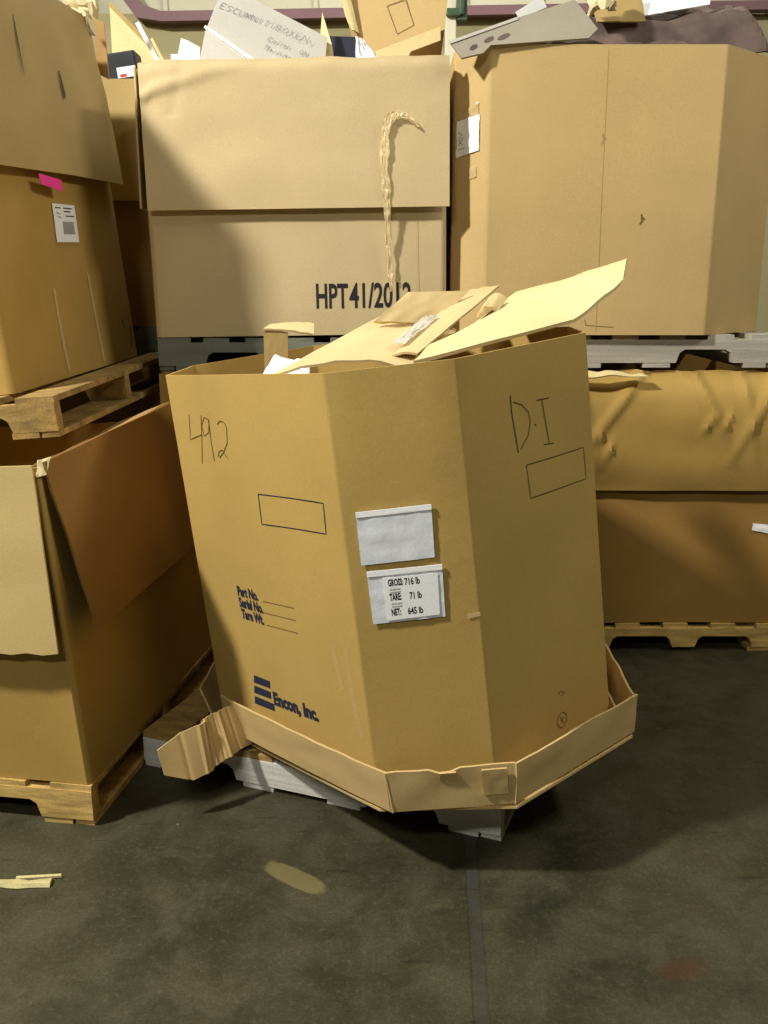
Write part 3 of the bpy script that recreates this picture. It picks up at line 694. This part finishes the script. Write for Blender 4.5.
# handwriting on the grey panel: strokes in a frame spanned by the panel
def panel_writing():
    P0 = Vector((-.629, 3.62, 2.312)); n = (Vector((-.583, 3.75, 2.486)) - P0).cross(Vector((-.40, 3.545, 2.150)) - P0).normalized()
    if n.y > 0: n = -n
    L3 = {'E': [[(1, 1), (0, 1), (0, 0), (1, 0)], [(0, .5), (.8, .5)]], 'S': [[(1, .9), (.4, 1), (0, .75), (.9, .35), (.5, 0), (0, .1)]], 'C': [[(1, .9), (.3, 1), (0, .5), (.3, 0), (1, .1)]],
          'U': [[(0, 1), (.1, .1), (.6, 0), (.9, .2), (1, 1)]], 'M': [[(0, 0), (.1, 1), (.5, .3), (.9, 1), (1, 0)]], 'N': [[(0, 0), (0, 1), (1, 0), (1, 1)]], 'I': [[(.5, 0), (.5, 1)]], 'T': [[(0, 1), (1, 1)], [(.5, 1), (.5, 0)]],
          'B': [[(0, 0), (0, 1), (.8, .85), (0, .5), (.9, .3), (0, 0)]], 'O': [[(.5, 1), (0, .5), (.5, 0), (1, .5), (.5, 1)]], 'X': [[(0, 0), (1, 1)], [(0, 1), (1, 0)]], 'P': [[(0, 0), (0, 1), (.9, .8), (0, .5)]],
          'l': [[(.4, 1), (.4, 0)]], 'o': [[(.5, .6), (0, .3), (.5, 0), (1, .3), (.5, .6)]], 'r': [[(.1, 0), (.1, .6)], [(.1, .4), (.8, .6)]], 'h': [[(0, 0), (0, 1)], [(0, .4), (.7, .5), (.8, 0)]],
          'i': [[(.5, 0), (.5, .6)]], 'n': [[(0, 0), (0, .6), (.7, .5), (.8, 0)]], 'g': [[(.9, .6), (.1, .4), (.8, .1), (.9, .6), (.6, -.4)]], 's': [[(.9, .6), (.1, .45), (.9, .15), (0, 0)]]}
    V, F = [], []
    ex = Vector((.88, 0, -.42))
    ex = (ex - n * ex.dot(n)).normalized(); ey = ex.cross(n)
    if ey.z < 0: ey = -ey
    for txt, x, z, sc in (('ESCUMNIT', -.592, 2.388, .028), ('IBOXEN', -.415, 2.320, .030), ('ON IP', -.305, 2.222, .022), ('Color', -.418, 2.268, .022), ('Things', -.430, 2.236, .022)):
        # point of the panel plane at this x, z
        y = P0.y - (n.x * (x - P0.x) + n.z * (z - P0.z)) / n.y; Q = Vector((x, y, z))
        for ch in txt:
            for poly in L3.get(ch, []):
                pts = [Q + ex * (a * sc * .62) + ey * (b * sc) + n * .002 for a, b in poly]
                for p, q in zip(pts, pts[1:]):
                    d = (q - p).normalized(); s_ = d.cross(n) * .0009; k = len(V)
                    V += [p + s_ - O, p - s_ - O, q - s_ - O, q + s_ - O]; F.append((k, k + 1, k + 2, k + 3))
            Q = Q + ex * sc * .86
    link('handwriting', mesh('handwriting', V, F), 'gpen', gp)
panel_writing()

def poly_thing(name, pts, t, m, label, cat, group=None, push=(0, 1, 0)):
    return tag(slab(name, pts, t, m, push=push), label, cat, group)
poly_thing('paper_sheet', [(-.81, 3.80, 2.12), (-.80, 3.80, 2.262), (-.774, 3.80, 2.262), (-.759, 3.80, 2.317), (-.737, 3.80, 2.31), (-.690, 3.80, 2.286), (-.701, 3.80, 2.12)], .004, 'white', 'white paper scraps standing at the left end of the middle carton', 'paper')
poly_thing('plastic_bin', [(-.206, 3.80, 2.324), (-.101, 3.80, 2.321), (-.071, 3.80, 2.276), (-.087, 3.80, 2.10), (-.226, 3.80, 2.10)], .08, 'bin', 'dark navy plastic piece beside the handwritten grey panel', 'plastic bin')
poly_thing('cardboard_shard', [(-.227, 3.75, 2.393), (-.255, 3.75, 2.12), (-.170, 3.75, 2.12), (-.192, 3.75, 2.282)], .006, 'foam', 'cream pointed cardboard shard between grey panel and dark bin', 'cardboard shard')
loose('plastic_film', [(-.10, 3.58, 2.12), (.04, 3.58, 2.12), (-.070, 3.62, 2.268), (-.100, 3.62, 2.283)], 'white', 'bright white film bunched in front of the dark bin', 'plastic film', wav=.016, t=.002, fr=10)
cg = thing('small_carton', frame((.05, 3.80, 2.20)), 'brown carton tipped over at the right end of the middle carton', 'cardboard box')
co = Vector((.05, 3.80, 2.20)); rr = lambda p: tuple(Vector(p) - co)
slab('front_panel', [rr(v) for v in ((-.155, 3.84, 2.52), (-.101, 3.80, 2.324), (-.033, 3.785, 2.259), (.226, 3.80, 2.346), (.250, 3.86, 2.56))], .20, 'tan', cg, push=(0, 1, .2))
slab('bottom_flap', [rr(v) for v in ((-.033, 3.70, 2.250), (.205, 3.70, 2.333), (.206, 3.70, 2.287), (.098, 3.70, 2.250), (.070, 3.70, 2.19), (-.02, 3.70, 2.19))], .008, 'cream', cg)
sheet('end_flap', quad_fn([rr((-.180, 3.80, 2.50)), rr((-.140, 3.81, 2.51)), rr((-.096, 3.79, 2.328)), rr((-.125, 3.78, 2.340))], .004, .004, 2), 6, 8, .006, 'cream', cg)
# printed outline on its front
def outline3(pts, w, nm, m, parent):
    V, F = [], []; n = (Vector(pts[1]) - Vector(pts[0])).cross(Vector(pts[2]) - Vector(pts[0])).normalized(); n = -n if n.y > 0 else n
    for a, b in zip(pts, pts[1:]):
        a, b = Vector(a), Vector(b); s_ = (b - a).normalized().cross(n) * w / 2; k = len(V)
        V += [a + s_, a - s_, b - s_, b + s_]; F.append((k, k + 1, k + 2, k + 3))
    link(nm, mesh(nm, V, F), m, parent)
def onp(x, z):  # front panel plane
    a, b, c = Vector((-.155, 3.84, 2.52)), Vector((-.101, 3.80, 2.324)), Vector((.226, 3.80, 2.346)); n = (b - a).cross(c - a).normalized()
    y = a.y - (n.x * (x - a.x) + n.z * (z - a.z)) / n.y; return rr((x, y - .0015, z))
outline3([onp(.012, 2.430), onp(.050, 2.330), onp(.112, 2.362), onp(.080, 2.455), onp(.012, 2.430)], .003, 'printed_frame', 'faint', cg)

# black box and slats at the back left
bk = thing('black_box', frame((-1.07, 4.22, 2.205)), 'small black box with white and red label on the back carton', 'box')
V, F = box_geo(-.062, .062, -.06, .06, 0, .145); o = bevel(link('body', mesh('body', V, F), 'black', bk), .006); o.rotation_euler = (0, R(-8), 0)
V, F = box_geo(-.022, .056, -.0625, -.0605, .045, .085); o = link('label', mesh('label', V, F), 'white', bk); o.rotation_euler = (0, R(-8), 0)
V, F = box_geo(-.012, .015, -.0640, -.0625, .048, .058); o2 = link('red_mark', mesh('red_mark', V, F), 'red', o)
poly_thing('foam_sheet', [(-1.185, 4.42, 2.58), (-1.160, 4.42, 2.58), (-.905, 4.42, 2.32), (-.905, 4.42, 2.18), (-1.19, 4.42, 2.18)], .03, 'cream', 'pale triangular foam panel standing behind the small black box', 'foam')
def stick(a, b, w, m, label, name='thin_slat'):
    a, b = Vector(a), Vector(b); d = (b - a).normalized(); s_ = d.cross(Vector((0, 1, 0))).normalized() * w / 2; y = Vector((0, .008, 0))
    V = [a + s_, a - s_, b - s_, b + s_]; V = V + [v + y for v in V]
    F = [(0, 1, 2, 3), (7, 6, 5, 4), (0, 4, 5, 1), (1, 5, 6, 2), (2, 6, 7, 3), (3, 7, 4, 0)]
    return tag(bevel(link(name, mesh(name, V, F), m), .002), label, 'slat', 'thin slats beside the black box')
stick((-.945, 3.90, 2.395), (-.80, 3.88, 2.12), .016, 'white', 'white slat nearest the middle carton, beside the black box')
stick((-.985, 4.30, 2.43), (-.875, 4.28, 2.21), .012, 'cream', 'thin cream slat between the white slat and the black box')
stick((-1.180, 4.40, 2.590), (-.915, 4.38, 2.325), .018, 'dull', 'long tan slat running along the sloping foam panel edge')
# odds and ends on the upper left carton
loose('foam_piece', [(-1.205, 3.72, 2.47), (-1.030, 3.72, 2.47), (-1.052, 3.76, 2.375), (-1.125, 3.76, 2.390)], 'foam', 'crumpled cream foam piece on top of the upper left carton', 'foam', t=.02, wav=.02, seed=3)
loose('paper_sheet', [(-1.195, 3.80, 2.445), (-1.130, 3.80, 2.412), (-1.085, 3.82, 2.33), (-1.125, 3.82, 2.33)], 'grey', 'grey paper piece tucked under the cream foam, upper left carton', 'paper', wav=.008, t=.003)
poly_thing('cardboard_shard', [(-1.118, 3.93, 2.42), (-1.080, 3.93, 2.40), (-1.075, 3.93, 2.20), (-1.118, 3.93, 2.22)], .01, 'inner', 'brown cardboard scrap hanging behind the rear edge of the upper left carton', 'cardboard shard')

# on the upper right box
gf = thing('grey_carton_flap', frame((.49, 3.5, 2.24)), 'dusty grey board with holes lying across the upper right box front rim', 'cardboard panel')
gq = Vector((.49, 3.5, 2.24)); rg = lambda p: tuple(Vector(p) - gq)
slab('board', [rg(v) for v in ((.220, 3.402, 2.215), (.452, 3.439, 2.298), (.645, 3.467, 2.360), (.719, 3.422, 2.260), (.687, 3.408, 2.228), (.358, 3.397, 2.204), (.331, 3.385, 2.177), (.260, 3.377, 2.160))], .008, 'greyd', gf, push=(0, 1, 0))
slab('light_edge', [rg(v) for v in ((.220, 3.401, 2.217), (.452, 3.438, 2.300), (.452, 3.434, 2.290), (.223, 3.396, 2.207))], .002, 'grey', gf, push=(0, -1, 0))
for hx, hz, w_ in ((.300, 2.196, .014), (.352, 2.222, .018), (.402, 2.232, .022)):
    slab('punched_hole', [rg((hx + w_ * math.cos(k * .785), 3.397 + (hz + .009 * math.sin(k * .785) + .4 * w_ * math.cos(k * .785) - 2.204) * .45, hz + .009 * math.sin(k * .785) + .4 * w_ * math.cos(k * .785))) for k in range(8)], .0012, 'scrap', gf, push=(0, -1, 0))
poly_thing('paper_tag', [(.471, 3.66, 2.371), (.578, 3.76, 2.449), (.598, 3.76, 2.412), (.486, 3.66, 2.348)], .002, 'white', 'small white tag standing behind the dusty grey board', 'paper tag')
loose('plastic_cup', [(.690, 3.62, 2.43), (.800, 3.66, 2.44), (.795, 3.62, 2.365), (.735, 3.60, 2.350)], 'foam', 'crumpled white cup-like plastic piece on the mauve scrap heap', 'plastic piece', wav=.03, t=.03, seed=6, bend=.02)
loose('cardboard_flap', [(.770, 3.68, 2.345), (.949, 3.70, 2.350), (.945, 3.78, 2.47), (.760, 3.78, 2.45)], 'dull', 'brown flap rising from the mauve scrap heap beside the cup', 'cardboard flap', seed=7)
loose('paper_sheet', [(.954, 3.74, 2.380), (1.190, 3.74, 2.417), (1.240, 3.90, 2.52), (.976, 3.90, 2.51)], 'white', 'flat white sheet on top of the mauve scrap heap', 'paper', seed=8, t=.003)

# ------------------------------------------------------------------ bits on the floor
sp = thing('wood_splinter', frame((-.93, 1.985, .002), .10), 'pale wood splinter lying on the concrete at the left', 'wood splinter')
V = []; ns = 9
for k in range(ns):
    x = -.10 + .21 * k / (ns - 1); w = .010 + .003 * math.sin(k * 1.7) + .004 * (k / ns); yo = .006 * math.sin(k * .7)
    V += [(x, yo - w, 0), (x, yo + w, 0), (x, yo + w * .7, .008 + .002 * (k % 2)), (x, yo - w * .6, .009)]
F = [(3, 2, 1, 0), tuple(4 * (ns - 1) + i for i in range(4))]
for k in range(ns - 1):
    for i in range(4): a = 4 * k + i; b = 4 * k + (i + 1) % 4; F.append((a, b, b + 4, a + 4))
link('split_strip', mesh('split_strip', V, F), 'splinter', sp)
V, F = box_geo(.02, .13, .016, .024, 0, .006, jit=.001); link('loose_sliver', mesh('loose_sliver', V, F), 'splinter', sp)
